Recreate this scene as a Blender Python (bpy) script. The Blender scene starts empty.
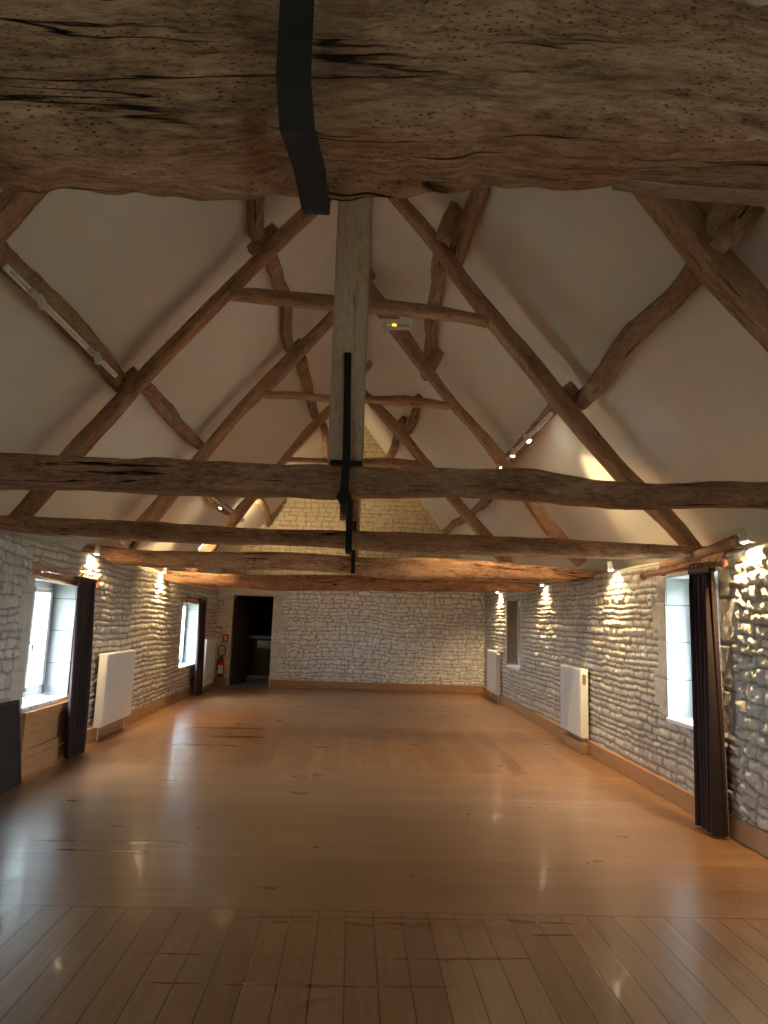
import bpy, bmesh, math, random
import numpy as np
from mathutils import Vector, noise, Matrix

# ------------------------------------------------------------------ camera, world, lights, exposure
sc = bpy.context.scene
COL = sc.collection
F_PX, YAW, PITCH, ROLL, CAM_H = 709.43, 0.03659, 0.15112, 0.03369, 1.6
_f = Vector((math.sin(YAW)*math.cos(PITCH), math.cos(YAW)*math.cos(PITCH), math.sin(PITCH)))
_r0 = Vector((math.cos(YAW), -math.sin(YAW), 0)); _u0 = _r0.cross(_f)
_r = _r0*math.cos(ROLL) + _u0*math.sin(ROLL)
_u = _u0*math.cos(ROLL) - _r0*math.sin(ROLL)
CAM = Vector((0, 0, CAM_H))
cam_data = bpy.data.cameras.new('camera'); cam = bpy.data.objects.new('camera', cam_data); COL.objects.link(cam)
cam_data.sensor_fit = 'VERTICAL'; cam_data.sensor_height = 36.0; cam_data.lens = F_PX/1024*36.0
cam_data.clip_start = 0.05
M = Matrix.Identity(4)
for i, a in enumerate((_r, _u, -_f)):
    for k in range(3): M[k][i] = a[k]
M.translation = CAM
cam.matrix_world = M
sc.camera = cam
sc.view_settings.view_transform = 'Standard'; sc.view_settings.look = 'None'
sc.view_settings.gamma = 1.0; sc.view_settings.use_curve_mapping = False
sc.view_settings.exposure = 1.95
sc.cycles.max_bounces = 8; sc.cycles.diffuse_bounces = 5; sc.cycles.glossy_bounces = 4
sc.cycles.sample_clamp_indirect = 6.0; sc.cycles.caustics_reflective = False; sc.cycles.caustics_refractive = False

SKY = (0.74, 0.86, 1.0); SKY_STRENGTH = 12.0
w = bpy.data.worlds.new('sky'); sc.world = w; w.use_nodes = True
bg = w.node_tree.nodes['Background']; bg.inputs[0].default_value = (*SKY, 1); bg.inputs[1].default_value = SKY_STRENGTH

def portal(name, loc, rot, sx, sy):
    l = bpy.data.lights.new(name, 'AREA'); l.shape = 'RECTANGLE'; l.size = sx; l.size_y = sy
    l.cycles.is_portal = True
    o = bpy.data.objects.new(name, l); COL.objects.link(o); o.location = loc; o.rotation_euler = rot
WARM = (1.0, 0.72, 0.37)
LEDGE_W, RAIL_W = 46.0, 45.0

# ------------------------------------------------------------------ places: a photo direction met with a plane of the room
def ray(px): return _f + _r*((px[0]-384)/F_PX) + _u*((512-px[1])/F_PX)
def at(px, X=None, Y=None, Z=None):
    d = ray(px)
    t = (X-CAM.x)/d.x if X is not None else ((Y-CAM.y)/d.y if Y is not None else (Z-CAM.z)/d.z)
    return CAM + d*t
XL, XR, YF, YB, ZW = -3.2, 3.08, 16.75, -3.4, 2.27      # wall faces, wall top
ZA, XA = 6.65, -0.08
def ceil_x(side, Y, z):
    k = min(1, max(0, (Y-4)/12.9))
    xf = (3.52*(1-k)+3.12*k) if side > 0 else (-3.58*(1-k)-3.38*k)
    za = ZA - 0.18*k
    return XA + (xf-XA)*(za-z)/(za-2.3)
def on_roof(px, side, off=0.13):
    d = ray(px)
    g = lambda t: side*((CAM+d*t).x - ceil_x(side, (CAM+d*t).y, (CAM+d*t).z)) + off
    a, b = .3, 40.0
    for _ in range(60):
        m = (a+b)/2
        if g(m) > 0: b = m
        else: a = m
    return CAM + d*a

# ------------------------------------------------------------------ object helpers
def tag(o, label=None, cat=None, group=None, kind=None):
    if label: o['label'] = label
    if cat: o['category'] = cat
    if group: o['group'] = group
    if kind: o['kind'] = kind
    return o
def empty(name, loc=(0,0,0), rz=0.0):
    o = bpy.data.objects.new(name, None); COL.objects.link(o); o.location = loc; o.rotation_euler = (0,0,rz); o.empty_display_size = .1
    return o
def thing(name, label, cat, loc=(0,0,0), rz=0.0, group=None):
    return tag(empty(name, loc, rz), label, cat, group)
def link(name, me, mat, parent=None, smooth=False):
    o = bpy.data.objects.new(name, me); COL.objects.link(o)
    if mat: me.materials.append(mat)
    if smooth: me.polygons.foreach_set('use_smooth', [True]*len(me.polygons))
    if parent: o.parent = parent
    return o
def obj(name, bm, mat, parent=None, smooth=False):
    me = bpy.data.meshes.new(name); bmesh.ops.recalc_face_normals(bm, faces=bm.faces); bm.to_mesh(me); bm.free()
    return link(name, me, mat, parent, smooth)
def B(): return bmesh.new()
def box(bm, lo, hi, bev=0.0, rot=None, seg=2):
    lo, hi = Vector(lo), Vector(hi); c = (lo+hi)/2; s = hi-lo
    r = bmesh.ops.create_cube(bm, size=1.0)
    vs = r['verts']
    for v in vs: v.co = Vector((v.co.x*s.x, v.co.y*s.y, v.co.z*s.z))
    if bev:
        es = list({e for v in vs for e in v.link_edges})
        g = bmesh.ops.bevel(bm, geom=es, offset=bev, segments=seg, affect='EDGES', profile=.5)
        vs = list({v for f in g['faces'] for v in f.verts} | {v for v in vs if v.is_valid})
    for v in vs: v.co = ((rot @ v.co) if rot else v.co) + c
    return vs
def tube(bm, pts, r, n=12, cap=True):
    pts = [Vector(p) for p in pts]; rs = r if isinstance(r, (list, tuple)) else [r]*len(pts)
    rings = []; prev = None
    for i, p in enumerate(pts):
        t = (pts[min(i+1, len(pts)-1)] - pts[max(i-1, 0)]).normalized()
        a = prev if prev else (Vector((0,0,1)) if abs(t.z) < .9 else Vector((1,0,0)))
        u = (a - t*a.dot(t)).normalized(); v = t.cross(u); prev = u
        rings.append([bm.verts.new(p + (u*math.cos(2*math.pi*k/n) + v*math.sin(2*math.pi*k/n))*rs[i]) for k in range(n)])
    for a, b in zip(rings, rings[1:]):
        for k in range(n): bm.faces.new((a[k], a[(k+1)%n], b[(k+1)%n], b[k]))
    if cap:
        bm.faces.new(rings[0][::-1]); bm.faces.new(rings[-1])

# ------------------------------------------------------------------ materials
def mat(name, color=(.8,.8,.8), rough=.5, metal=0.0, **kw):
    m = bpy.data.materials.new(name); m.use_nodes = True
    b = m.node_tree.nodes['Principled BSDF']
    b.inputs['Base Color'].default_value = (*color, 1); b.inputs['Roughness'].default_value = rough; b.inputs['Metallic'].default_value = metal
    for k, v in kw.items(): b.inputs[k.replace('_', ' ')].default_value = v
    return m
def N(m, t, **kw):
    n = m.node_tree.nodes.new(t)
    for k, v in kw.items(): setattr(n, k, v)
    return n
def L(m, a, b): m.node_tree.links.new(a, b)
def P(m): return m.node_tree.nodes['Principled BSDF']
def ramp(m, fac, stops, interp='LINEAR'):
    n = N(m, 'ShaderNodeValToRGB'); n.color_ramp.interpolation = interp
    e = n.color_ramp.elements
    while len(e) < len(stops): e.new(.5)
    for i, (p, c) in enumerate(stops): e[i].position = p; e[i].color = (*c, 1) if len(c) == 3 else c
    L(m, fac, n.inputs[0]); return n.outputs[0]
def mth(m, op, a, b=None, c=None):
    n = N(m, 'ShaderNodeMath', operation=op)
    for i, x in enumerate((a, b, c)):
        if x is None: continue
        if isinstance(x, (int, float)): n.inputs[i].default_value = x
        else: L(m, x, n.inputs[i])
    return n.outputs[0]
def mixc(m, fac, a, b, mode='MIX'):
    n = N(m, 'ShaderNodeMix', data_type='RGBA', blend_type=mode)
    for k, x in ((0, fac), (6, a), (7, b)):
        if isinstance(x, (int, float)): n.inputs[k].default_value = x
        elif isinstance(x, tuple): n.inputs[k].default_value = (*x, 1)
        else: L(m, x, n.inputs[k])
    return n.outputs[2]
def noise_n(m, vec, scale, detail=5, rough=.6, dist=0.0):
    n = N(m, 'ShaderNodeTexNoise'); n.inputs['Scale'].default_value = scale; n.inputs['Detail'].default_value = detail
    n.inputs['Roughness'].default_value = rough; n.inputs['Distortion'].default_value = dist
    if vec is not None: L(m, vec, n.inputs['Vector'])
    return n.outputs[0]
def mapping(m, vec, scale=(1,1,1), loc=(0,0,0)):
    n = N(m, 'ShaderNodeMapping'); n.inputs['Scale'].default_value = scale; n.inputs['Location'].default_value = loc
    L(m, vec, n.inputs['Vector']); return n.outputs[0]
def bump(m, h, strength=.5, dist=.01):
    n = N(m, 'ShaderNodeBump'); n.inputs['Strength'].default_value = strength; n.inputs['Distance'].default_value = dist
    L(m, h, n.inputs['Height']); L(m, n.outputs[0], P(m).inputs['Normal'])

def wood_mat(name, dark, mid, light, crack=.5, pits=True, bstr=.7, blotch=.7):
    m = mat(name, rough=.8)
    a = N(m, 'ShaderNodeAttribute', attribute_name='grain').outputs['Vector']
    g1 = noise_n(m, mapping(m, a, (2.4, 16, 16)), 1.0, 9, .72, .9)
    g2 = noise_n(m, mapping(m, a, (1.7, 5.5, 5.5)), 1.0, 6, .68, 1.2)
    g3 = noise_n(m, mapping(m, a, (16, 75, 75)), 1.0, 5, .75)
    c = ramp(m, g1, [(.30, dark), (.46, mid), (.60, mid), (.74, light)])
    c = mixc(m, mth(m, 'MULTIPLY', ramp(m, g2, [(.40, (1,1,1)), (.50, (0,0,0))]), blotch), c, dark)
    c = mixc(m, mth(m, 'MULTIPLY', ramp(m, g2, [(.50, (0,0,0)), (.64, (1,1,1))]), .6), c, light)
    g4 = noise_n(m, mapping(m, a, (.8, 4, 4), (5, 2, 8)), 1.0, 3, .6)
    c = mixc(m, mth(m, 'MULTIPLY', ramp(m, g4, [(.50, (0,0,0)), (.66, (1,1,1))]), blotch*.75), c, mixc(m, .5, dark, mid))
    c = mixc(m, .40, c, ramp(m, g3, [(.36, dark), (.64, light)]))
    # drying cracks along the grain
    ck = noise_n(m, mapping(m, a, (.28, 7, 7), (3, 7, 1)), 1.0, 5, .55, .35)
    ckm = ramp(m, mth(m, 'ABSOLUTE', mth(m, 'SUBTRACT', ck, .5)), [(0.002, (1,1,1)), (.009, (0,0,0))])
    ckg = ramp(m, noise_n(m, mapping(m, a, (1.6, 3, 3), (9, 1, 4)), 1.0, 3), [(.47, (0,0,0)), (.56, (1,1,1))])
    cm = mth(m, 'MINIMUM', mth(m, 'MULTIPLY', mth(m, 'MULTIPLY', ckm, ckg), crack*1.5), 1.0)
    c = mixc(m, cm, c, (dark[0]*.2, dark[1]*.2, dark[2]*.2))
    h = mth(m, 'ADD', mth(m, 'MULTIPLY', g1, 1.4), mth(m, 'MULTIPLY', g3, .7)); h = mth(m, 'SUBTRACT', h, mth(m, 'MULTIPLY', cm, 2.0))
    if pits:
        v = N(m, 'ShaderNodeTexVoronoi'); v.inputs['Scale'].default_value = 1.0; L(m, mapping(m, a, (55, 130, 130)), v.inputs['Vector'])
        pm = ramp(m, v.outputs['Distance'], [(.14, (1,1,1)), (.26, (0,0,0))])
        pg = ramp(m, noise_n(m, mapping(m, a, (4, 7, 7), (1, 8, 2)), 1.0, 5, .7), [(.42, (0,0,0)), (.56, (1,1,1))])
        pm = mth(m, 'MULTIPLY', pm, pg)
        c = mixc(m, mth(m, 'MULTIPLY', pm, .6), c, (dark[0]*.4, dark[1]*.4, dark[2]*.4))
        h = mth(m, 'SUBTRACT', h, pm)
    L(m, c, P(m).inputs['Base Color']); bump(m, h, bstr, .012)
    P(m).inputs['Specular IOR Level'].default_value = .2
    return m
OLD = wood_mat('old_oak', (.11,.042,.020), (.54,.27,.135), (.84,.54,.34), .9, True, .9, .6)
PALE = wood_mat('fresh_split_oak', (.16,.08,.045), (.38,.22,.14), (.55,.36,.25), .3, False, .6, .3)
OLD0 = wood_mat('old_oak_eroded', (.095,.036,.017), (.50,.245,.12), (.88,.55,.34), 1.0, True, 1.0, .8)
RAFT = wood_mat('rafter_oak', (.15,.068,.034), (.48,.275,.155), (.70,.47,.31), .6, False, .7, .45)
PURL = wood_mat('purlin_oak', (.12,.058,.03), (.38,.225,.13), (.60,.41,.27), .8, True, .8, .6)
POST = wood_mat('pale_oak', (.36,.235,.14), (.62,.44,.285), (.74,.55,.38), .4, False, .35, .3)
IRON = mat('wrought_iron', (.020,.014,.013), .75, .3)
_n = noise_n(IRON, None, 60, 4); bump(IRON, _n, .4, .003)
def speck(name, c1, c2, scale, rough, bs=.2, **k):
    m = mat(name, c1, rough, **k); co = N(m, 'ShaderNodeTexCoord').outputs['Object']
    n1 = noise_n(m, co, scale, 6, .65)
    L(m, ramp(m, n1, [(.35, c2), (.65, c1)]), P(m).inputs['Base Color']); bump(m, n1, bs, .01); return m
PLASTER = speck('ceiling_plaster', (.82,.79,.73), (.78,.74,.67), 1.3, .9, .15)
LEDGE = speck('ledge_plaster', (.72,.66,.55), (.60,.52,.40), 6, .9, .5)
def stone_mat(name, joint, k=1.0):
    m = mat(name, rough=.85); P(m).inputs['Specular IOR Level'].default_value = .12
    a = N(m, 'ShaderNodeAttribute', attribute_name='stone').outputs['Color']
    co = N(m, 'ShaderNodeTexCoord').outputs['Object']
    n1 = noise_n(m, co, 9, 8, .7); n2 = noise_n(m, co, 55, 5, .7)
    sp = N(m, 'ShaderNodeSeparateColor'); L(m, a, sp.inputs[0])
    base = ramp(m, sp.outputs[0], [(0, (.47*k,.42*k,.34*k)), (.5, (.59*k,.55*k,.48*k)), (1, (.70*k,.67*k,.61*k))])
    base = mixc(m, mth(m, 'MULTIPLY', ramp(m, n1, [(.38, (1,1,1)), (.6, (0,0,0))]), .4), base, (.38,.33,.25))
    base = mixc(m, mth(m, 'MULTIPLY', sp.outputs[2], .75), base, (.52,.42,.25))      # tan stones; on the gable also the spots' yellow light, put into the colour
    base = mixc(m, mth(m, 'MULTIPLY', sp.outputs[1], 1.0), base, joint)
    L(m, base, P(m).inputs['Base Color'])
    bump(m, mth(m, 'ADD', n1, mth(m, 'MULTIPLY', n2, .5)), .6, .02)
    return m
STONE = stone_mat('limestone_rubble', (.27,.21,.15))
STONE_B = stone_mat('limestone_end_wall', (.30,.24,.17), 1.3)
ASHLAR = speck('limestone_ashlar', (.62,.60,.55), (.53,.51,.45), 7, .85, .5)
REVEAL = speck('reveal_plaster', (.45,.45,.44), (.40,.40,.39), 5, .8, .3)
REVEAL_B = speck('whitewashed_reveal_stone', (.44,.44,.43), (.37,.37,.35), 6, .85, .4)
def reveal_blocks(m):
    b = N(m, 'ShaderNodeTexBrick'); co = N(m, 'ShaderNodeTexCoord').outputs['Object']; s = N(m, 'ShaderNodeSeparateXYZ'); L(m, co, s.inputs[0])
    cv = N(m, 'ShaderNodeCombineXYZ'); L(m, s.outputs[0], cv.inputs[0]); L(m, s.outputs[2], cv.inputs[1]); L(m, cv.outputs[0], b.inputs['Vector'])
    b.inputs['Scale'].default_value = 1.0; b.inputs['Brick Width'].default_value = 2.0; b.inputs['Row Height'].default_value = .36; b.inputs['Mortar Size'].default_value = .006
    b.inputs['Color1'].default_value = (.40,.40,.39,1); b.inputs['Color2'].default_value = (.33,.33,.325,1); b.inputs['Mortar'].default_value = (.16,.15,.13,1)
    L(m, b.outputs['Color'], P(m).inputs['Base Color'])
reveal_blocks(REVEAL_B)
TAN = speck('bare_reveal_render', (.42,.34,.24), (.33,.26,.18), 9, .9, .6)
WHITE = mat('white_paint', (.80,.80,.78), .35)
PVC = mat('white_window_plastic', (.85,.87,.88), .3)
ENAMEL = mat('radiator_enamel', (.82,.81,.76), .3)
CHROME = mat('chrome', (.8,.8,.8), .15, 1.0)
BLACKP = mat('black_board', (.008,.009,.011), .75)
RUBBER = mat('black_rubber', (.012,.012,.012), .5)
RED = mat('red_enamel', (.45,.02,.02), .35)
PAPER = mat('white_paper', (.8,.8,.76), .7)
DARKW = mat('dark_panel', (.035,.022,.016), .6)
GLASS = bpy.data.materials.new('window_glass'); GLASS.use_nodes = True; _t = GLASS.node_tree; _t.nodes.clear()
_o = _t.nodes.new('ShaderNodeOutputMaterial'); _m = _t.nodes.new('ShaderNodeMixShader'); _a = _t.nodes.new('ShaderNodeBsdfTransparent'); _g = _t.nodes.new('ShaderNodeBsdfGlossy')
_a.inputs[0].default_value = (.95,.98,.97,1); _g.inputs['Roughness'].default_value = 0.02; _m.inputs[0].default_value = .05
_t.links.new(_a.outputs[0], _m.inputs[1]); _t.links.new(_g.outputs[0], _m.inputs[2]); _t.links.new(_m.outputs[0], _o.inputs[0])
def emis(name, col, s):
    m = mat(name, (0,0,0), .5); P(m).inputs['Emission Color'].default_value = (*col, 1); P(m).inputs['Emission Strength'].default_value = s; return m
BULB = emis('lit_bulb', (1,.86,.62), 45); AMBER = emis('amber_led', (1,.42,.02), 1.6); GREEN = emis('green_led', (.2,.6,.1), .15)
def oak_mat(name, dark, light, rough=.35):
    m = mat(name, rough=rough); co = N(m, 'ShaderNodeTexCoord').outputs['Object']
    g = noise_n(m, mapping(m, co, (3, 3, 30)), 1.0, 6, .65, .4)
    L(m, ramp(m, g, [(.3, dark), (.7, light)]), P(m).inputs['Base Color']); bump(m, g, .1, .004)
    return m
OAKP = oak_mat('oak_panelling', (.42,.21,.09), (.58,.34,.16))
SKIRT = oak_mat('oak_skirting', (.36,.18,.085), (.48,.27,.13))
POLE = oak_mat('reddish_pole', (.22,.08,.035), (.36,.15,.07))
CURT = mat('plum_brown_velvet', (.030,.015,.014), .9); P(CURT).inputs['Sheen Weight'].default_value = .2; P(CURT).inputs['Sheen Roughness'].default_value = .4
P(CURT).inputs['Sheen Tint'].default_value = (.60,.40,.38,1)

STREAKS = [(at((110,842), Z=0), .62, .045, .75), (at((118,851), Z=0), .50, .03, .7), (at((265,846), Z=0), .55, .03, .35), (at((225,728), Z=0), .62, .10, .7),
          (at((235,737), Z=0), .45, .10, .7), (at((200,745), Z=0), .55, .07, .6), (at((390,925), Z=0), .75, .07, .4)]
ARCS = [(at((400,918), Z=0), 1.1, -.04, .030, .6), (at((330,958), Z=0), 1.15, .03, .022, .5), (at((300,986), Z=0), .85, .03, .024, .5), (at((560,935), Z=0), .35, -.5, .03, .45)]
def floor_mat():
    m = mat('waxed_oak_boards')
    co = N(m, 'ShaderNodeTexCoord').outputs['Object']; s = N(m, 'ShaderNodeSeparateXYZ'); L(m, co, s.inputs[0])
    x, y = s.outputs[0], s.outputs[1]
    wv = mth(m, 'MULTIPLY', mth(m, 'SUBTRACT', noise_n(m, co, .6, 1), .5), .03)
    y2 = mth(m, 'ADD', y, wv)
    # four fields of boards: lengthways, crossways, lengthways, crossways
    b1 = mth(m, 'LESS_THAN', y, 4.22)
    b3 = mth(m, 'MULTIPLY', mth(m, 'GREATER_THAN', y, 7.93), mth(m, 'LESS_THAN', y, 11.1))
    along = mth(m, 'ADD', b1, b3)
    u = mth(m, 'ADD', mth(m, 'MULTIPLY', x, along), mth(m, 'MULTIPLY', y2, mth(m, 'SUBTRACT', 1.0, along)))   # across the boards
    v = mth(m, 'ADD', mth(m, 'MULTIPLY', y, along), mth(m, 'MULTIPLY', x, mth(m, 'SUBTRACT', 1.0, along)))
    k = mth(m, 'DIVIDE', mth(m, 'ADD', u, 50.045), .149)
    idx = mth(m, 'FLOOR', k); fr = mth(m, 'FRACT', k)
    wn = N(m, 'ShaderNodeTexWhiteNoise', noise_dimensions='2D')
    cv = N(m, 'ShaderNodeCombineXYZ'); L(m, idx, cv.inputs[0]); L(m, along, cv.inputs[1]); L(m, cv.outputs[0], wn.inputs['Vector'])
    rnd = wn.outputs['Value']
    edge = mth(m, 'MINIMUM', fr, mth(m, 'SUBTRACT', 1.0, fr))
    gap = mth(m, 'LESS_THAN', edge, mth(m, 'ADD', .012, mth(m, 'MULTIPLY', b1, .016)))
    # board ends
    ke = mth(m, 'FRACT', mth(m, 'DIVIDE', mth(m, 'ADD', v, mth(m, 'MULTIPLY', rnd, 7.0)), 3.7))
    endg = mth(m, 'MULTIPLY', mth(m, 'LESS_THAN', ke, .0012), mth(m, 'SUBTRACT', 1.0, b1))
    seam = mth(m, 'LESS_THAN', mth(m, 'ABSOLUTE', mth(m, 'SUBTRACT', y, 4.22)), .006)
    gap = mth(m, 'MAXIMUM', gap, mth(m, 'MAXIMUM', endg, seam))
    gv = N(m, 'ShaderNodeCombineXYZ')
    L(m, mth(m, 'MULTIPLY', u, 26.0), gv.inputs[0]); L(m, mth(m, 'MULTIPLY', v, 1.3), gv.inputs[1]); L(m, mth(m, 'MULTIPLY', rnd, 31.0), gv.inputs[2])
    g = noise_n(m, gv.outputs[0], 1.0, 6, .65, .5)
    c = ramp(m, g, [(.28, (.22,.105,.045)), (.52, (.30,.155,.072)), (.75, (.37,.205,.10))])
    c = mixc(m, mth(m, 'MULTIPLY', rnd, .85), c, mixc(m, 1.0, c, (.66,.60,.54), 'MULTIPLY'))
    big = noise_n(m, co, .9, 4)
    c = mixc(m, mth(m, 'MULTIPLY', ramp(m, big, [(.4, (0,0,0)), (.65, (1,1,1))]), .25), c, (.30,.15,.065))
    # darker amber streaks and curved bands with ragged edges
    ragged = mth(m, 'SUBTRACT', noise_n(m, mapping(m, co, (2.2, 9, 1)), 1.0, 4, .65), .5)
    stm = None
    for (p, rx, ry, am) in STREAKS:
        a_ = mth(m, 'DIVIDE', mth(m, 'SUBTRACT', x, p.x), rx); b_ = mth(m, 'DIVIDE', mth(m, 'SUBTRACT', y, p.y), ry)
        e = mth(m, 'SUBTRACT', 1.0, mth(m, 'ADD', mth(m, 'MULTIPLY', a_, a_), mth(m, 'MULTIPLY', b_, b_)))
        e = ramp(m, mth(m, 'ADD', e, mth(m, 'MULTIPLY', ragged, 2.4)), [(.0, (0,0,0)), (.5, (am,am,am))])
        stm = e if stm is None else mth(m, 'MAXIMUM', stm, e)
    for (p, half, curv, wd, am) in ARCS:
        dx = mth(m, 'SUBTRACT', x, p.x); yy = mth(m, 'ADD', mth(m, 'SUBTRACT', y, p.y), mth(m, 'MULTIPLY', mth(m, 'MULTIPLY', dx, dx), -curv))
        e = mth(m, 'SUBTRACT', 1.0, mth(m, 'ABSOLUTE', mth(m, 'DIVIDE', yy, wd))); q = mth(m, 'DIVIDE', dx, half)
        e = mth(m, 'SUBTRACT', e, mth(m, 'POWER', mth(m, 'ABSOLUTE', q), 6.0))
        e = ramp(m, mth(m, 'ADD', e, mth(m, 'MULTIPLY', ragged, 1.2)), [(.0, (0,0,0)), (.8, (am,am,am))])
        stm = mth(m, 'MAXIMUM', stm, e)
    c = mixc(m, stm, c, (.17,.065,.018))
    c = mixc(m, mth(m, 'MULTIPLY', gap, .92), c, (.025,.010,.005))
    L(m, c, P(m).inputs['Base Color'])
    rn = noise_n(m, mapping(m, co, (1, 1.6, 1)), 1.6, 5, .6)
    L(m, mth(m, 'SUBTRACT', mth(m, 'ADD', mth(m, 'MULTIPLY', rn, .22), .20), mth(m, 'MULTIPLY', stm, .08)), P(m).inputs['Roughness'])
    P(m).inputs['Specular IOR Level'].default_value = .7
    P(m).inputs['Coat Weight'].default_value = .08; P(m).inputs['Coat Roughness'].default_value = .08
    h = mth(m, 'SUBTRACT', mth(m, 'MULTIPLY', g, .05), gap)
    und = noise_n(m, mapping(m, co, (2.0, 5.0, 1)), 1.0, 2)
    h = mth(m, 'ADD', h, mth(m, 'MULTIPLY', und, .15))
    bump(m, h, .35, .004)
    return m
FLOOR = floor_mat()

# ------------------------------------------------------------------ stone walls: real relief, stone by stone
def vnoise(u, v, s, seed):
    r = np.random.default_rng(seed).random((256, 256))
    x, y = u*s+1000, v*s+1000; xi, yi = np.floor(x).astype(int), np.floor(y).astype(int); fx, fy = x-xi, y-yi
    fx = fx*fx*(3-2*fx); fy = fy*fy*(3-2*fy)
    g = lambda a, b: r[a % 256, b % 256]
    return (g(xi,yi)*(1-fx)+g(xi+1,yi)*fx)*(1-fy) + (g(xi,yi+1)*(1-fx)+g(xi+1,yi+1)*fx)*fy - .5
def lay(U, V, seed, h=(.07,.13), wd=(.14,.34), wob=1.0, u0=-6, u1=20, top=7.0):
    """distance to the nearest joint and three random numbers per stone"""
    rg = np.random.default_rng(seed)
    V2 = V + wob*(.05*vnoise(U, V, .8, seed+1) + .030*vnoise(U, V, 4.5, seed+2) + .012*vnoise(U, V, 16, seed+3))
    U2 = U + wob*(.05*vnoise(U, V, 5.0, seed+4) + .015*vnoise(U, V, 18, seed+5))
    vb = [-.2]
    while vb[-1] < top: vb.append(vb[-1] + rg.uniform(*h))
    vb = np.array(vb); ci = np.clip(np.searchsorted(vb, V2)-1, 0, len(vb)-2)
    dv = np.minimum(V2-vb[ci], vb[ci+1]-V2)
    du = np.zeros_like(U); rr = np.zeros(U.shape+(3,)); tu = np.zeros_like(U)
    for c in np.unique(ci):
        ub = [u0 - rg.random()*.3]
        while ub[-1] < u1: ub.append(ub[-1] + rg.uniform(*wd))
        ub = np.array(ub); rnd = rg.random((len(ub), 3)); k = ci == c
        j = np.clip(np.searchsorted(ub, U2[k])-1, 0, len(ub)-2)
        du[k] = np.minimum(U2[k]-ub[j], ub[j+1]-U2[k]); rr[k] = rnd[j]; tu[k] = (U2[k]-ub[j])/(ub[j+1]-ub[j])-.5
    return np.minimum(du, dv), rr, tu, (V2-vb[ci])/(vb[ci+1]-vb[ci])-.5
def grid_mesh(name, Pts, keep, cols, m, parent=None):
    nu, nv = Pts.shape[:2]
    idx = np.arange(nu*nv).reshape(nu, nv)
    q = np.stack([idx[:-1,:-1], idx[1:,:-1], idx[1:,1:], idx[:-1,1:]], -1)[keep]
    me = bpy.data.meshes.new(name)
    used = np.unique(q); rm = -np.ones(nu*nv, int); rm[used] = np.arange(len(used)); q = rm[q]
    me.vertices.add(len(used)); me.vertices.foreach_set('co', Pts.reshape(-1, 3)[used].astype(np.float32).ravel())
    me.loops.add(q.size); me.loops.foreach_set('vertex_index', q.astype(np.int32).ravel())
    me.polygons.add(len(q)); me.polygons.foreach_set('loop_start', np.arange(0, q.size, 4, dtype=np.int32))
    me.update(calc_edges=True)
    a = me.color_attributes.new('stone', 'FLOAT_COLOR', 'POINT')
    c4 = np.ones((len(used), 4), np.float32); c4[:, :3] = cols.reshape(-1, 3)[used]
    a.data.foreach_set('color', c4.ravel()); me.validate()
    o = link(name, me, m, parent, True)
    return o
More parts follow.
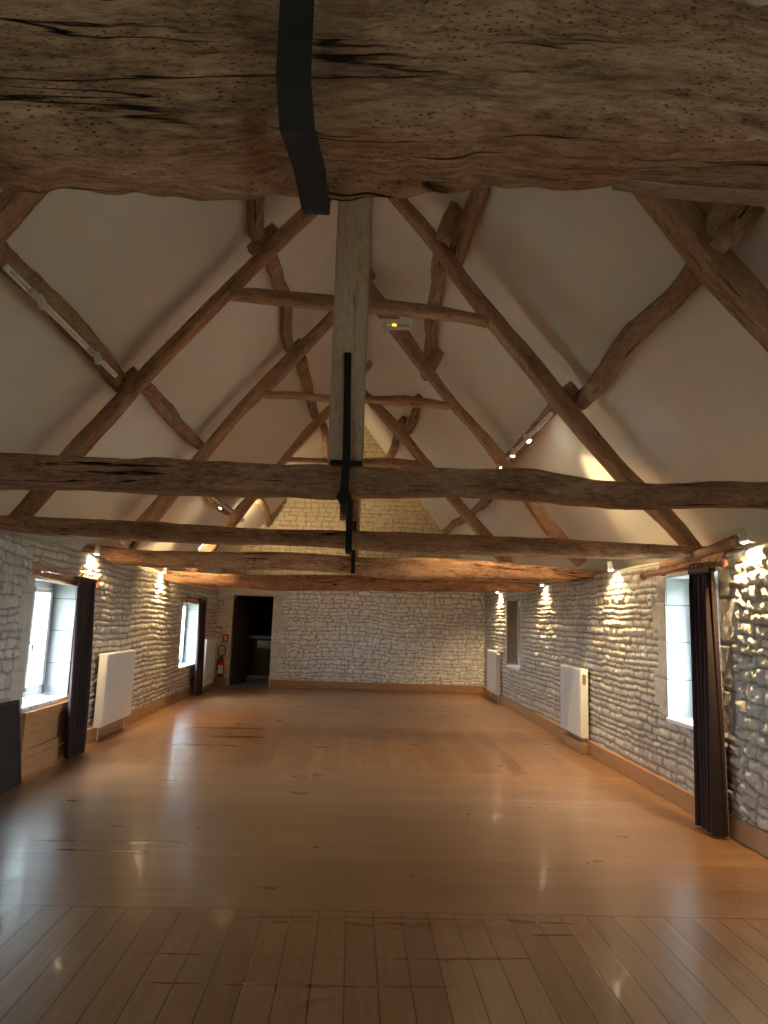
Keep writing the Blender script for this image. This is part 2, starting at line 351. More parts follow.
def side_wall(name, side, openings, seed):
    us = [YB]
    while us[-1] < 4.2: us.append(us[-1]+.12)
    while us[-1] < YF: us.append(us[-1] + .0145*max(.9, us[-1]/6.5))
    us[-1] = YF
    vs = list(np.linspace(0, ZW, 150))
    for (a, b, c, d, q) in openings:
        for e in (a, b): us[int(np.argmin(np.abs(np.array(us)-e)))] = e
        for e in (c, d): vs[int(np.argmin(np.abs(np.array(vs)-e)))] = e
    us, vs = np.array(us), np.array(vs); U, V = np.meshgrid(us, vs, indexing='ij')
    near = (vnoise(U, V, .9, seed+60) > -.05) if side < 0 else (U < 5.9)
    d1, r1, tu1, tv1 = lay(U, V, seed, (.055,.10), (.12,.30))
    d2, r2, tu2, tv2 = lay(U, V, seed+20, (.065,.13), (.09,.22), 2.2)
    nb = (U < 5.6) if side > 0 else (U < 7.1)
    d = np.where(nb, d2, d1); rr = np.where(nb[..., None], r2, r1); tu = np.where(nb, tu2, tu1); tv = np.where(nb, tv2, tv1)
    amp = np.where(nb & (side > 0), 1.5, 1.0)
    prof = 1-(1-np.clip(d/.034, 0, 1))**2
    rel = amp*(.024*prof + .016*(rr[..., 0]-.5)*prof + .03*(rr[..., 1]-.5)*tv*prof + .02*(rr[..., 2]-.5)*tu*prof
          + (.012+.010*(amp > 1))*vnoise(U, V, 26, seed+7) + .012*vnoise(U, V, 60, seed+8)*prof)
    rel += .05*vnoise(U, V*.5, .55, seed+9) * np.clip((U-4.5), 0, 1)
    joint = 1-np.clip((d-.003)/.011, 0, 1); tone = .35 + .6*rr[..., 2] + .3*vnoise(U, V, 3, seed+11)
    # dressed blocks round the openings
    for (a, b, c, dd, qw) in openings:
        bk = np.floor((V-c+.36*8)/.37).astype(int); wdt = np.where(bk % 2 == 0, qw, qw*.62)
        m = (U > a-wdt) & (U < b+wdt) & (V > c-.0) & (V < dd+.02)
        de = np.minimum(np.minimum(np.abs(U-(a-wdt)), np.abs(U-(b+wdt))), np.minimum(((V-c) % .37), .37-((V-c) % .37)))
        sm = .018 - .014*np.clip(1-de/.014, 0, 1) + .005*vnoise(U, V, 22, seed+13)
        rel = np.where(m, sm, rel); joint = np.where(m, .7*np.clip(1-de/.010, 0, 1), joint); tone = np.where(m, .62+.15*vnoise(U, V, 5, 3), tone)
    # skirting zone stays behind the boards, rounded-over top
    rel = np.where(V < .17, np.minimum(rel, .01), rel)
    rnd = np.clip((V-(ZW-.07))/.07, 0, 1); 
    X = (XR if side > 0 else XL) - side*(rel*(1-rnd*.5) - .05*rnd**2.2)
    Zt = V + np.where(V > ZW-.001, .0, 0) + .03*vnoise(U, V*0, .8, seed+15)*np.clip((V-1.9)/.3, 0, 1)
    Pts = np.stack([X, U, Zt], -1)
    keep = np.ones((len(us)-1, len(vs)-1), bool)
    uc, vc = (us[1:]+us[:-1])/2, (vs[1:]+vs[:-1])/2
    for (a, b, c, dd, q) in openings:
        keep &= ~((uc[:, None] > a) & (uc[:, None] < b) & (vc[None] > c) & (vc[None] < dd))
    if side < 0: Pts = Pts[::-1]; keep = keep[::-1]; tone = tone[::-1]; joint = joint[::-1]
    cols = np.stack([np.clip(tone, 0, 1), np.clip(joint, 0, 1), np.zeros_like(tone)], -1)
    o = grid_mesh(name, Pts, keep, cols, STONE)
    tag(o, kind='structure'); return o
FILL_WL = (-1.2, .1, .65, 1.95, .26); FILL_WR = (-1.2, .1, .65, 2.0, .3)  # unseen side windows, added behind the camera to light the near room
W1 = (7.22, 8.33, .64, 1.90, .26); W2 = (13.45, 14.85, .61, 1.87, .24)
R1 = (5.90, 6.96, .76, 2.11, .30); R2 = (13.15, 14.28, .80, 2.08, .20)
side_wall('wall_left', -1, [W1, W2, FILL_WL], 11)
side_wall('wall_right', 1, [R1, R2, FILL_WR], 37)

# end wall with its gable, door opening
DX0, DX1, DZ = -2.82, -1.89, 2.06
def end_wall():
    us = np.arange(-3.6, 3.5, .021); vs = np.concatenate([np.arange(0, 2.5, .021), np.arange(2.5, 6.7, .027)])
    for e in (DX0, DX1): us[np.argmin(np.abs(us-e))] = e
    vs[np.argmin(np.abs(vs-DZ))] = DZ
    U, V = np.meshgrid(us, vs, indexing='ij')
    d1, r1, tu, tv = lay(U, V, 71, (.065,.125), (.08,.24), 1.9)
    d2, r2, _, _ = lay(U, V, 91, (.085,.125), (.11,.27), 1.3)
    hi = V > 2.35
    d = np.where(hi, d2, d1); rr = np.where(hi[..., None], r2, r1)
    prof = 1-(1-np.clip(d/.03, 0, 1))**2
    rel = .02*prof + .014*(rr[..., 0]-.5)*prof + .012*vnoise(U, V, 24, 5)
    joint = 1-np.clip((d-.002)/np.where(hi, .013, .011), 0, 1); tone = np.where(hi, .5, .75)+.45*rr[..., 2]
    tan = np.clip(.30*np.clip(vnoise(U, V, .7, 88)*3, 0, 1)*(rr[..., 1] > .4) + np.where(hi, .9, 0) + np.where(U < DX0, .35, 0), 0, 1)
    k = np.floor(V/.33).astype(int); wl = np.where(k % 2 == 0, .40, .22); wr = np.where(k % 2 == 0, .34, .22)
    m = (((U > DX0-wl) & (U < DX0)) | ((U > DX1) & (U < DX1+wr)) | ((U > DX0-.35) & (U < DX1+.35) & (V > DZ))) & (V < DZ+.2)
    de = np.minimum(np.minimum(V % .33, .33-V % .33), np.where(U < DX0, np.abs(U-DX0+wl), np.abs(U-DX1-wr)))
    rel = np.where(m, .02-.014*np.clip(1-de/.016, 0, 1), rel); joint = np.where(m, .7*np.clip(1-de/.014, 0, 1), joint)
    tone = np.where(m, .5, tone); tan = np.where(m, .25, tan)
    Pts = np.stack([U, YF-rel, V], -1)
    uc, vc = (us[1:]+us[:-1])/2, (vs[1:]+vs[:-1])/2
    keep = ~((uc[:, None] > DX0) & (uc[:, None] < DX1) & (vc[None] < DZ))
    slope = np.where(uc > XA, (3.25-XA), (3.5+XA)); lim = 2.3+(1-np.abs(uc-XA)/slope)*4.4
    keep &= vc[None] < lim[:, None]
    cols = np.stack([np.clip(tone, 0, 1), np.clip(joint, 0, 1), tan], -1)
    tag(grid_mesh('wall_back', Pts, keep, cols, STONE_B), kind='structure')
end_wall()
# wall behind the camera
bm = B(); box(bm, (-3.7,YB-.3,0), (3.7,YB,6.8))
for lo, hi in [((-3.7,YB-.3,0),(-1.1,YB,6.8)), ((1.1,YB-.3,0),(3.7,YB,6.8)), ((-1.1,YB-.3,4.9),(1.1,YB,6.8)), ((-1.1,YB-.3,0),(1.1,YB,3.2))]: box(bm, lo, hi)
tag(obj('wall_front', bm, ASHLAR), kind='structure')
# masonry behind the faces closes the shell (thickness of the walls)
def back_masonry(name, side, ops):
    x0 = (XR if side > 0 else XL) + side*.062; x1 = x0 + side*.50
    bm = B(); ys = [YB]; 
    for (a, b, c, d, q) in sorted(ops): ys += [a, b]
    ys.append(YF+.3)
    for i in range(0, len(ys), 2): box(bm, (min(x0,x1), ys[i], 0), (max(x0,x1), ys[i+1], ZW-.02))
    for (a, b, c, d, q) in ops:
        box(bm, (min(x0,x1), a, 0), (max(x0,x1), b, c)); box(bm, (min(x0,x1), a, d), (max(x0,x1), b, ZW-.02))
    return bm
for nm, sd, ops in (('wall_left', -1, [W1, W2, FILL_WL]), ('wall_right', 1, [R1, R2, FILL_WR])):
    o = obj(nm+'_core', back_masonry(nm, sd, ops), REVEAL); o.parent = bpy.data.objects[nm]

# floor
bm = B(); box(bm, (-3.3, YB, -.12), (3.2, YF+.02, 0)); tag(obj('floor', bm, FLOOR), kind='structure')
# ceiling: two plastered slopes, slightly uneven
RW = []; _p = on_roof((202,547), -1, 0.0); RWY = YB-.2+.35*(math.floor((_p.y-YB+.2)/.35)+.5); RWI = int((_p.z-2.2)/((6.47-2.2)/14))
def slope(name, side):
    ys = np.arange(YB-.2, YF+.3, .35); n = 14; bm = B(); rows = []
    for y in ys:
        row = []
        for i in range(n+1):
            z = 2.2 + (ZA - .18*min(1, max(0, (y-4)/12.9)) - 2.2)*i/n
            x = ceil_x(side, y, z) + (side*.018*noise.noise((y*.5, z*.9, side*3)) if 0 < i < n else 0)
            row.append(bm.verts.new((x, y, z)))
        rows.append(row)
    for a, b in zip(rows, rows[1:]):
        for i in range(n):
            cy = a[i].co.y+.175
            if side < 0 and abs(cy-RWY) < .18 and i == RWI: RW.append([v.co.copy() for v in (a[i], a[i+1], b[i+1], b[i])]); continue
            bm.faces.new((a[i], a[i+1], b[i+1], b[i]))
    o = obj(name, bm, PLASTER, None, True)
    s = o.modifiers.new('thick', 'SOLIDIFY'); s.thickness = .12; s.offset = -1 if side < 0 else 1
    return o
for nm, sd in (('ceiling', -1), ('ceiling_right', 1)):
    o = slope(nm, sd); tag(o, kind='structure')
    # push the thickness outwards
    me = o.data; nrm = me.polygons[0].normal; o.modifiers['thick'].offset = 1.0 if nrm.x*sd > 0 else -1.0
root = tag(empty('window_6', RW[0][0]), kind='structure'); c0 = Vector(RW[0][0]); up = (RW[0][1]-RW[0][0]); al = (RW[0][3]-RW[0][0]); nn = al.cross(up).normalized()*.06
bm = B()
for p, q in ((0, up), (al, up), (0, al), (up, al)):
    p = Vector((0,0,0)) if p == 0 else p
    tube(bm, [p, p+q], .018, 6)
obj('window_frame', bm, PVC, root)
bm = B(); f = [bm.verts.new(v - c0 + d_) for d_ in (Vector((0,0,0)), nn*.1) for v in RW[0]]
for k in ((0,1,2,3), (7,6,5,4), (0,4,5,1), (1,5,6,2), (2,6,7,3), (3,7,4,0)): bm.faces.new([f[j] for j in k])
obj('glass_pane', bm, GLASS, root)
# plaster ledge on top of the side walls
for side, nm in ((-1, 'trim_1'), (1, 'trim_2')):
    bm = B(); rows = []
    for y in np.arange(YB, YF+.1, .12):
        x0 = (XR if side > 0 else XL) + side*.03; row = []
        x1 = ceil_x(side, y, 2.3) + side*.06
        for i in range(9):
            t = i/8; x = x0 + (x1-x0)*t
            z = ZW - .015 + .035*math.sin(min(1, t*2.2)*math.pi/2) + .04*noise.noise((y*1.3, t*2, side*5)) *(.3+t) + .05*t
            row.append(bm.verts.new((x, y, z)))
        rows.append(row)
    for a, b in zip(rows, rows[1:]):
        for i in range(8): bm.faces.new((a[i], a[i+1], b[i+1], b[i]))
    tag(obj(nm, bm, LEDGE, None, True), kind='structure')
# skirting boards
bm = B()
for lo, hi in [((XL-.02,YB,0),(XL+.045,W1[0]-.07,.17)), ((XL-.02,W1[1]+.05,0),(XL+.045,YF,.17))]: box(bm, lo, hi, .006)
tag(obj('baseboard_left', bm, SKIRT), kind='structure')
bm = B(); box(bm, (XR-.045,YB,0), (XR+.02,YF,.17), .006); box(bm, (XR-.135,9.24,0), (XR-.045,10.3,.13), .006)
tag(obj('baseboard_right', bm, SKIRT), kind='structure')
bm = B(); box(bm, (XL+.045,YF-.045,0), (DX0-.02,YF+.02,.17), .006); box(bm, (DX1+.02,YF-.045,0), (XR-.045,YF+.02,.17), .006)
tag(obj('baseboard_back', bm, SKIRT), kind='structure')

# ------------------------------------------------------------------ windows
def window(name, side, op, depth, leaves=2, far_mat=None, lintel=None, transom=None):
    a, b, c, d, q = op; xf = XR if side > 0 else XL; xi = xf + side*depth
    root = tag(empty(name, (xf, (a+b)/2, c)), kind='structure'); inv = Vector(root.location)
    def put(n, bm, m, par=root, sm=False):
        for v in bm.verts: v.co -= inv
        return obj(n, bm, m, par if par else root, sm)
    X = lambda e0, e1: (min(e0, e1), max(e0, e1))
    x0, x1 = X(xf-side*.012, xi+side*.25)
    for nm, m, lo, hi in (('far_reveal', far_mat or REVEAL_B, (x0, b-.006, c-.02), (x1, b+.05, d+.02)), ('near_reveal', REVEAL, (x0, a-.05, c-.02), (x1, a+.006, d+.02)),
                   ('head_reveal', REVEAL, (x0, a-.05, d-.006), (x1, b+.05, d+.05))):
        bm = B(); box(bm, lo, hi)
        put(nm, bm, m)
    bm = B(); xa, xb = X(xf-side*.035, xi+side*.22); box(bm, (xa, a, c-.035), (xb, b, c+.004), .008); put('window_sill', bm, PVC)
    # frame
    f = .055; xa, xb = X(xi, xi+side*.07)
    bm = B(); z0 = c+.02; z1 = d-.01
    for lo, hi in (((xa,a,z0),(xb,a+f,z1)), ((xa,b-f,z0),(xb,b,z1)), ((xa,a,z0),(xb,b,z0+f)), ((xa,a,z1-f),(xb,b,z1))): box(bm, lo, hi, .006)
    fr = put('window_frame', bm, PVC)
    step = (b-a-2*f)/leaves; g = .062
    for i in range(leaves):
        y0, y1 = a+f+i*step+.002, a+f+(i+1)*step-.002; xa2, xb2 = X(xi-side*.018, xi+side*.045)
        bm = B()
        for lo, hi in (((xa2,y0,z0+f),(xb2,y0+g,z1-f)), ((xa2,y1-g,z0+f),(xb2,y1,z1-f)), ((xa2,y0,z0+f),(xb2,y1,z0+f+g)), ((xa2,y0,z1-f-g),(xb2,y1,z1-f))): box(bm, lo, hi, .008)
        if transom: box(bm, (xa2+.01, y0+g, transom), (xb2-.01, y1-g, transom+.022))
        s = put('casement', bm, PVC, fr)
        bm = B(); xm = (xa2+xb2)/2; box(bm, (xm-.006, y0+g-.004, z0+f+g-.004), (xm+.006, y1-g+.004, z1-f-g+.004)); put('glass_pane' if far_mat is None else 'shutter_board', bm, GLASS if far_mat is None else TAN, fr)
    ym = a+f+step if leaves > 1 else a+f+.03
    bm = B(); xh = xi-side*.02; box(bm, *[tuple(min(p, q_) for p, q_ in zip(s1, s2)) if k == 0 else tuple(max(p, q_) for p, q_ in zip(s1, s2)) for k in (0, 1) for s1, s2 in [((xh, ym-.014, (c+d)/2-.12), (xh-side*.012, ym+.014, (c+d)/2-.02))]], .004)
    tube(bm, [(xh-side*.01, ym, (c+d)/2-.05), (xh-side*.045, ym, (c+d)/2-.05), (xh-side*.05, ym, (c+d)/2-.16)], .009, 8); put('window_handle', bm, CHROME, fr)
    # outer masonry of the opening, daylight portal
    portal(name+'_daylight', (xi+side*.30, (a+b)/2, (c+d)/2), (0, math.radians(90)*side, 0), d-c, b-a)
    return root
window('window_1', -1, W1, .25); window('window_2', -1, W2, .25); window('window_3', 1, R1, .27); window('window_4', 1, R2, .20, 1, TAN)
window('fill_window_left', -1, FILL_WL, .25); window('fill_window_right', 1, FILL_WR, .27)  # both added as fill daylight, out of view
# outdoors: lawn below the sky
bm = B(); bmesh.ops.create_grid(bm, x_segments=2, y_segments=2, size=60); bmesh.ops.translate(bm, verts=bm.verts, vec=(0,5,-3))
LAWN = speck('lawn', (.25,.27,.20), (.19,.21,.14), 2, .9); tag(obj('ground', bm, LAWN), kind='structure')

# ------------------------------------------------------------------ timbers
def interp_path(C, step):
    C = [Vector(c) for c in C]; ls = [0]
    for a, b in zip(C, C[1:]): ls.append(ls[-1] + (b-a).length)
    n = max(2, int(ls[-1]/step)+1); S = np.linspace(0, ls[-1], n)
    A = np.array(C)
    return S, np.stack([np.interp(S, ls, A[:, k]) for k in range(3)], 1), ls
def smooth1(a, k):
    if len(a) < 5: return a
    for _ in range(k):
        b = a.copy(); b[1:-1] = (a[:-2]+2*a[1:-1]+a[2:])/4; a = b
    return a
SEED = [100]
def timber(name, C, W, D, m, parent, depth=(0,1,0), sq=5.0, step=.05, n=20, rough=.006, wob=.012, seed=None, bends=3):
    """one piece of wood lofted along C: W across, D along `depth`; sq = squareness of its section"""
    SEED[0] += 7; sd = seed if seed is not None else SEED[0]
    S, Pc, ls = interp_path(C, step); W = smooth1(np.interp(S, ls, W), bends); D = np.interp(S, ls, D) if isinstance(D, (list, tuple)) else np.full(len(S), D)
    Pc = smooth1(Pc, bends); dv = Vector(depth).normalized()
    th = [2*math.pi*(k+.5)/n for k in range(n)]
    prof = [(math.copysign(abs(math.cos(t))**(2/sq), math.cos(t)), math.copysign(abs(math.sin(t))**(2/sq), math.sin(t))) for t in th]
    verts = []; gr = []; ox, oy, oz = (sd*1.37) % 50, (sd*2.71) % 50, (sd*.77) % 50
    for i, s in enumerate(S):
        p = Vector(Pc[i]); t = Vector(Pc[min(i+1, len(S)-1)] - Pc[max(i-1, 0)]).normalized()
        d = (dv - t*dv.dot(t)).normalized(); u = t.cross(d)
        for k, (a, b) in enumerate(prof):
            lx, ly = a*W[i]*.53, b*D[i]*.515
            q = Vector((s*1.1+ox, lx*6+oy, ly*6+oz))
            r = wob*noise.noise(q) + rough*noise.noise(Vector((s*3+ox, lx*45+oy, ly*45+oz))) + rough*.6*noise.noise(Vector((s*14, lx*20+oy, ly*20)))
            nn = Vector((lx/(W[i]/2+1e-6)*1.0, ly/(D[i]/2+1e-6))).normalized()
            verts.append(p + u*(lx+nn.x*r) + d*(ly+nn.y*r)); gr.append((s+ox, lx+oy, ly+oz))
    ns = len(S); faces = [(i*n+k, i*n+(k+1) % n, (i+1)*n+(k+1) % n, (i+1)*n+k) for i in range(ns-1) for k in range(n)]
    faces += [tuple(range(n))[::-1], tuple((ns-1)*n+k for k in range(n))]
    me = bpy.data.meshes.new(name); me.from_pydata([tuple(v) for v in verts], [], faces)
    at_ = me.attributes.new('grain', 'FLOAT_VECTOR', 'POINT'); at_.data.foreach_set('vector', np.array(gr, np.float32).ravel())
    o = link(name, me, m, parent, True)
    bm = B(); bm.from_mesh(me); bmesh.ops.recalc_face_normals(bm, faces=bm.faces); bm.to_mesh(me); bm.free()
    return o
def tie(parent, tops, bots, Yf, d, x0, x1, m=OLD, seed=None, **k):
    T = [at(p, Y=Yf) for p in tops]; Bt = [at(p, Y=Yf+d) for p in bots]
    xs = np.arange(x0, x1+.001, .06)
    tz = np.interp(xs, [p.x for p in T], [p.z for p in T]); bz = np.interp(xs, [p.x for p in Bt], [p.z for p in Bt])
    return timber('tie_beam', [(x, Yf+d/2, (a+b)/2) for x, a, b in zip(xs, tz, bz)], list(tz-bz), d, m, parent, seed=seed, **k)
def rafter(parent, outer, inner, Yf, d, z0, z1, name='rafter', m=RAFT, **k):
    def line(pts, Y):
        q = sorted([at(p, Y=Y) for p in pts], key=lambda v: v.z); z = [v.z for v in q]; x = [v.x for v in q]; c = np.polyfit(z, x, 1)
        def f(t):
            if t < z[0]: return x[0] + c[0]*(t-z[0])
            if t > z[-1]: return x[-1] + c[0]*(t-z[-1])
            return float(np.interp(t, z, x))
        return f, c[0]
    fo, s = line(outer, Yf); fi, s2 = line(inner, Yf+d); s = (s+s2)/2; cs = 1/math.sqrt(1+s*s)
    zs = np.linspace(z0, z1, 16)
    C = [((fo(z)+fi(z))/2, Yf+d/2, z) for z in zs]; Wd = [max(.09, abs(fo(z)-fi(z))*cs) for z in zs]
    return timber(name, C, Wd, d, m, parent, bends=4, **k)
def bar(parent, tops, bots, Yf, d, name, m=RAFT, **k):
    T = [at(p, Y=Yf) for p in tops]; Bt = [at(p, Y=Yf+d) for p in bots]
    xs = np.linspace(T[0].x, T[-1].x, 14); tz = np.interp(xs, [p.x for p in T], [p.z for p in T]); bz = np.interp(xs, [p.x for p in Bt], [p.z for p in Bt])
    return timber(name, [(x, Yf+d/2, (a+b)/2) for x, a, b in zip(xs, tz, bz)], list(np.maximum(tz-bz, .07)), d, m, parent, sq=3.2, **k)
def post(parent, x0, x1, zt, zb, Yf, d, m=POST, dx=0.0, **k):
    xc = (x0+x1)/2
    return timber('king_post', [(xc+dx*(zt-z)/(zt-zb), Yf+d/2, z) for z in np.linspace(zb, zt, 8)][::1], [x1-x0]*8, d, m, parent, sq=9, rough=.002, wob=.004, **k)
def strap(parent, pts, wd, th=.012, name='iron_strap', flare=None):
    """flat iron bar following pts (in a plane of constant x), with bolts"""
    bm = B(); prev = None; W = wd if isinstance(wd, (list, tuple)) else [wd]*len(pts)
    rows = []
    for i, p in enumerate(pts):
        p = Vector(p); t = (Vector(pts[min(i+1, len(pts)-1)]) - Vector(pts[max(i-1, 0)])).normalized()
        nrm = t.cross(Vector((1,0,0))).normalized(); h = W[i]/2
        rows.append([bm.verts.new(p + Vector((sx*h, 0, 0)) + nrm*sn*th/2) for sx, sn in ((-1,-1),(1,-1),(1,1),(-1,1))])
    for a, b in zip(rows, rows[1:]):
        for k in range(4): bm.faces.new((a[k], a[(k+1)%4], b[(k+1)%4], b[k]))
    bm.faces.new(rows[0]); bm.faces.new(rows[-1][::-1])
    return obj(name, bm, IRON, parent)

# --- the near tie beam, with its own strap
t0 = thing('roof_truss', 'huge eroded tie beam across the top of the view, iron strap round its middle', 'roof truss', (0, 1.4, 2.7), group='oak roof trusses')
inv0 = Vector(t0.location)
def settle(root):
    """children were modelled in room coordinates: shift their meshes so the root's place is kept"""
    bpy.context.view_layer.update()
    mi = root.matrix_world.inverted()
    for c in root.children_recursive:
        if c.type == 'MESH' and not c.get('_s'):
            c.data.transform(mi)
    return root
YT0, DT0 = 1.25, .27
tops = [(-900,-50),(0,-45),(150,-40),(300,-34),(480,-22),(520,-14),(600,-9),(700,-6),(768,4),(1500,20)]
bots = [(-900,182),(0,193),(60,194),(100,197),(180,201),(235,204),(262,196),(300,198),(383,201),(440,199),(500,196),(560,197),(640,197),(700,199),(768,202),(1500,208)]
tie(t0, tops, bots, YT0, DT0, -1.9, 1.9, OLD0, n=56, step=.012, rough=.020, wob=.030, sq=7.5, bends=3, seed=503)
zb = at((300,132), Y=YT0).z; zr = at((320,204), Y=YT0+DT0).z
xa, xb = at((300,-10), Y=YT0).x, at((315,200), Y=YT0+DT0).x
strap(t0, [(xa, YT0-.045, 3.05), (xa+.003, YT0-.047, zb+.08), (xa+.016, YT0-.045, zb-.03), (xb, YT0+DT0*.35, zr-.032), (xb+.004, YT0+DT0-.02, zr-.022), (xb+.004, YT0+DT0+.02, zr-.010), (xb+.004, YT0+DT0+.045, zr+.35)], [.063,.065,.065,.064,.063,.060,.060], .012)
settle(t0)
# splinter of wood lifting off the beam's lower edge belongs to the beam
q0, q1 = at((606,198), Y=YT0+DT0), at((900,220), Y=YT0+DT0)
sp = timber('split_sliver', [(q0.x, YT0+DT0-.06, q0.z-.002), (q0.x+.1, YT0+DT0-.06, q0.z-.012), ((q0.x+q1.x)/2, YT0+DT0-.07, (q0.z+q1.z)/2-.018), (q1.x, YT0+DT0-.08, q1.z-.01)], [.006,.010,.012,.01], .05, PALE, t0, rough=.004, wob=.01, step=.02)
sp.data.transform(t0.matrix_world.inverted())

def truss(label, Y, d, ztop, tie_a, raf, col, pst, straps):
    root = thing('roof_truss', label, 'roof truss', (0, Y+d/2, 2.3), group='oak roof trusses')
    tie(root, *tie_a[0], Y, d, *tie_a[1], **tie_a[2])
    for (o, i, z0, z1) in raf: rafter(root, o, i, Y+.02, d*.86, z0, z1)
    for (t, b) in col: bar(root, t, b, Y+.03, d*.7, 'collar_beam')
    post(root, *pst)
    for s in straps: strap(root, *s)
    return root

# --- second tie: y 455-510
tops = [(-60,452),(0,452),(53,455),(97,456),(118,458),(146,456),(160,455),(172,458),(220,461),(260,463),(345,463),(384,465),(424,465),(484,467),(524,467),(548,470),(564,474),(590,479),(624,482),(664,484),(704,482),(768,483),(840,485)]
bots = [(-60,489),(0,490),(90,491),(180,495),(256,497),(345,499),(384,500),(484,500),(524,502),(584,508),(624,511),(700,510),(768,512),(840,515)]
T1 = 3.75
t = thing('roof_truss', 'truss with the thick gnarled tie beam and the pale king post, nearest complete one', 'roof truss', (0, T1, 2.3), group='oak roof trusses')
TR = {}; TR[1] = t
tie(t, tops, bots, T1, .22, -3.25, 3.15, n=32, step=.03, rough=.009, wob=.022)
rafter(t, [(-43,243),(5,190)], [(50.8,188.5),(0,247.7)], T1+.02, .2, 2.5, 6.3)
rafter(t, [(701,202.5),(735,251),(768,285)], [(639.4,204.4),(705,288.8),(768,354.4)], T1+.02, .2, 2.5, 6.3)
post(t, -.205, -.025, 6.45, 2.44, T1-.01, .2, POST, .035)
bm = B(); box(bm, (-.018, T1+.02, 2.45), (.012, T1+.1, 6.3), .004); box(bm, (-.015, T1+.12, 2.9), (-.003, T1+.16, 6.3)); obj('side_batten', bm, POST, t)
a = at((348,355), Y=T1); b = at((346.5,462), Y=T1); c = at((344.5,490), Y=T1)
bm = B(); box(bm, (b.x-.085, T1-.035, b.z-.022), (b.x+.085, T1+.0, b.z+.003), .003); obj('iron_bar', bm, IRON, t)
strap(t, [(a.x, T1-.03, a.z), (b.x, T1-.036, b.z), (c.x, T1-.042, 2.30), (c.x, T1-.044, 2.27), (c.x, T1-.042, 2.235), (c.x, T1-.03, 2.205), (c.x, T1+.2, 2.19)], [.038,.042,.046,.048,.085,.04,.04], .014)
settle(t)

# --- third tie: y 518-550
T2 = 6.35
t = thing('roof_truss', 'truss with the emergency light on its collar, tie beam ending in the right wall', 'roof truss', (0, T2, 2.3), group='oak roof trusses')
TR[2] = t
tops = [(-20,515),(0,516),(60,517),(100,519),(150,521),(200,525),(260,529),(320,530),(384,531),(484,534),(540,537),(584,540),(640,543),(684,545),(720,547)]
bots = [(-20,528),(0,529),(30,534),(80,538),(140,541),(200,544),(280,546),(345,549),(384,552),(450,554),(534,557),(600,560),(664,559),(684,558),(720,559)]
tie(t, tops, bots, T2, .22, -3.45, 3.42, rough=.008, wob=.016)
rafter(t, [(9.4,514),(57.5,452.5),(128.6,379.7),(240,268),(271.7,233.9),(304.6,203.4)], [(38,514),(89.7,452.5),(169,364.5),(260,271.4),(333.5,201.3)], T2+.02, .19, 2.30, 6.25)
rafter(t, [(406.6,197),(440.8,236),(467,271),(500,314),(529,345),(564,386),(581,409),(641,480),(679,512),(701,547)], [(385,196),(434,252.5),(447.7,278),(471,307),(487.5,328),(555,414),(609,474),(641.5,510),(684,547)], T2+.02, .19, 2.30, 6.25)
bar(t, [(229.8,289),(243,286),(280,289),(329,294),(364.5,297),(400,300),(439,305),(470,311),(489.5,318.7)], [(229.8,301),(280,308),(329,313),(364.5,315),(415,318.7),(460,324),(489.5,327.7)], T2+.03, .15, 'collar_beam')
post(t, -.165, .0, 6.35, 2.5, T2-.005, .19, OLD, .0)
a = at((350,500), Y=T2); c = at((349,545), Y=T2)
strap(t, [(a.x, T2-.03, 3.1), (a.x, T2-.034, a.z), (c.x-.003, T2-.034, 2.27), (c.x-.003, T2-.02, 2.20), (c.x-.003, T2+.18, 2.195)], [.06,.06,.055,.06,.05], .014)
for (px, w_) in (((453,247),.06),): pass
settle(t)

# --- fourth tie: y 548-575
T3 = 9.05
t = thing('roof_truss', 'third complete truss from the camera, tie beam dark left and cracked right', 'roof truss', (0, T3, 2.3), group='oak roof trusses')
TR[3] = t
tops = [(95,545),(106,546),(120,549),(160,551),(280,552.5),(342,555),(360,557),(408,558),(440,559),(465,560),(516,564),(577,569),(600,572)]
bots = [(95,556),(107,560),(120,565),(160,567),(280,569.6),(352,574),(374,577),(428,580),(509,582),(577,582),(600,580)]
tie(t, tops, bots, T3, .24, -3.45, 3.42, rough=.010, wob=.022)
rafter(t, [(137.7,517.5),(157.5,495.6),(205,442),(240,400),(291,348.5),(326.6,314)], [(162.7,518.5),(179,496.7),(210,457.6),(240,420.5),(278,385),(329,331)], T3+.02, .19, 2.42, 6.3)
rafter(t, [(368.5,273),(385,298),(409.5,330),(435,369.5),(454,399),(507,455),(542,505),(567,536),(597,571)], [(386,328),(423,377),(470,430),(489.5,457),(523,503),(546,536),(570,559)], T3+.02, .19, 2.42, 6.3)
bar(t, [(262,391),(295,391),(329,395),(364.5,395),(410,395),(450,402.6)], [(262,399),(295,400),(329,403.5),(364.5,404),(410,408),(450,409.7)], T3+.03, .15, 'collar_beam')
post(t, -.14, .02, 6.3, 2.5, T3-.005, .19, OLD, .0)
a = at((353.5,553), Y=T3); strap(t, [(a.x, T3-.03, 3.0), (a.x, T3-.034, 2.42), (a.x, T3-.034, 2.17)], .05, .014)
settle(t)

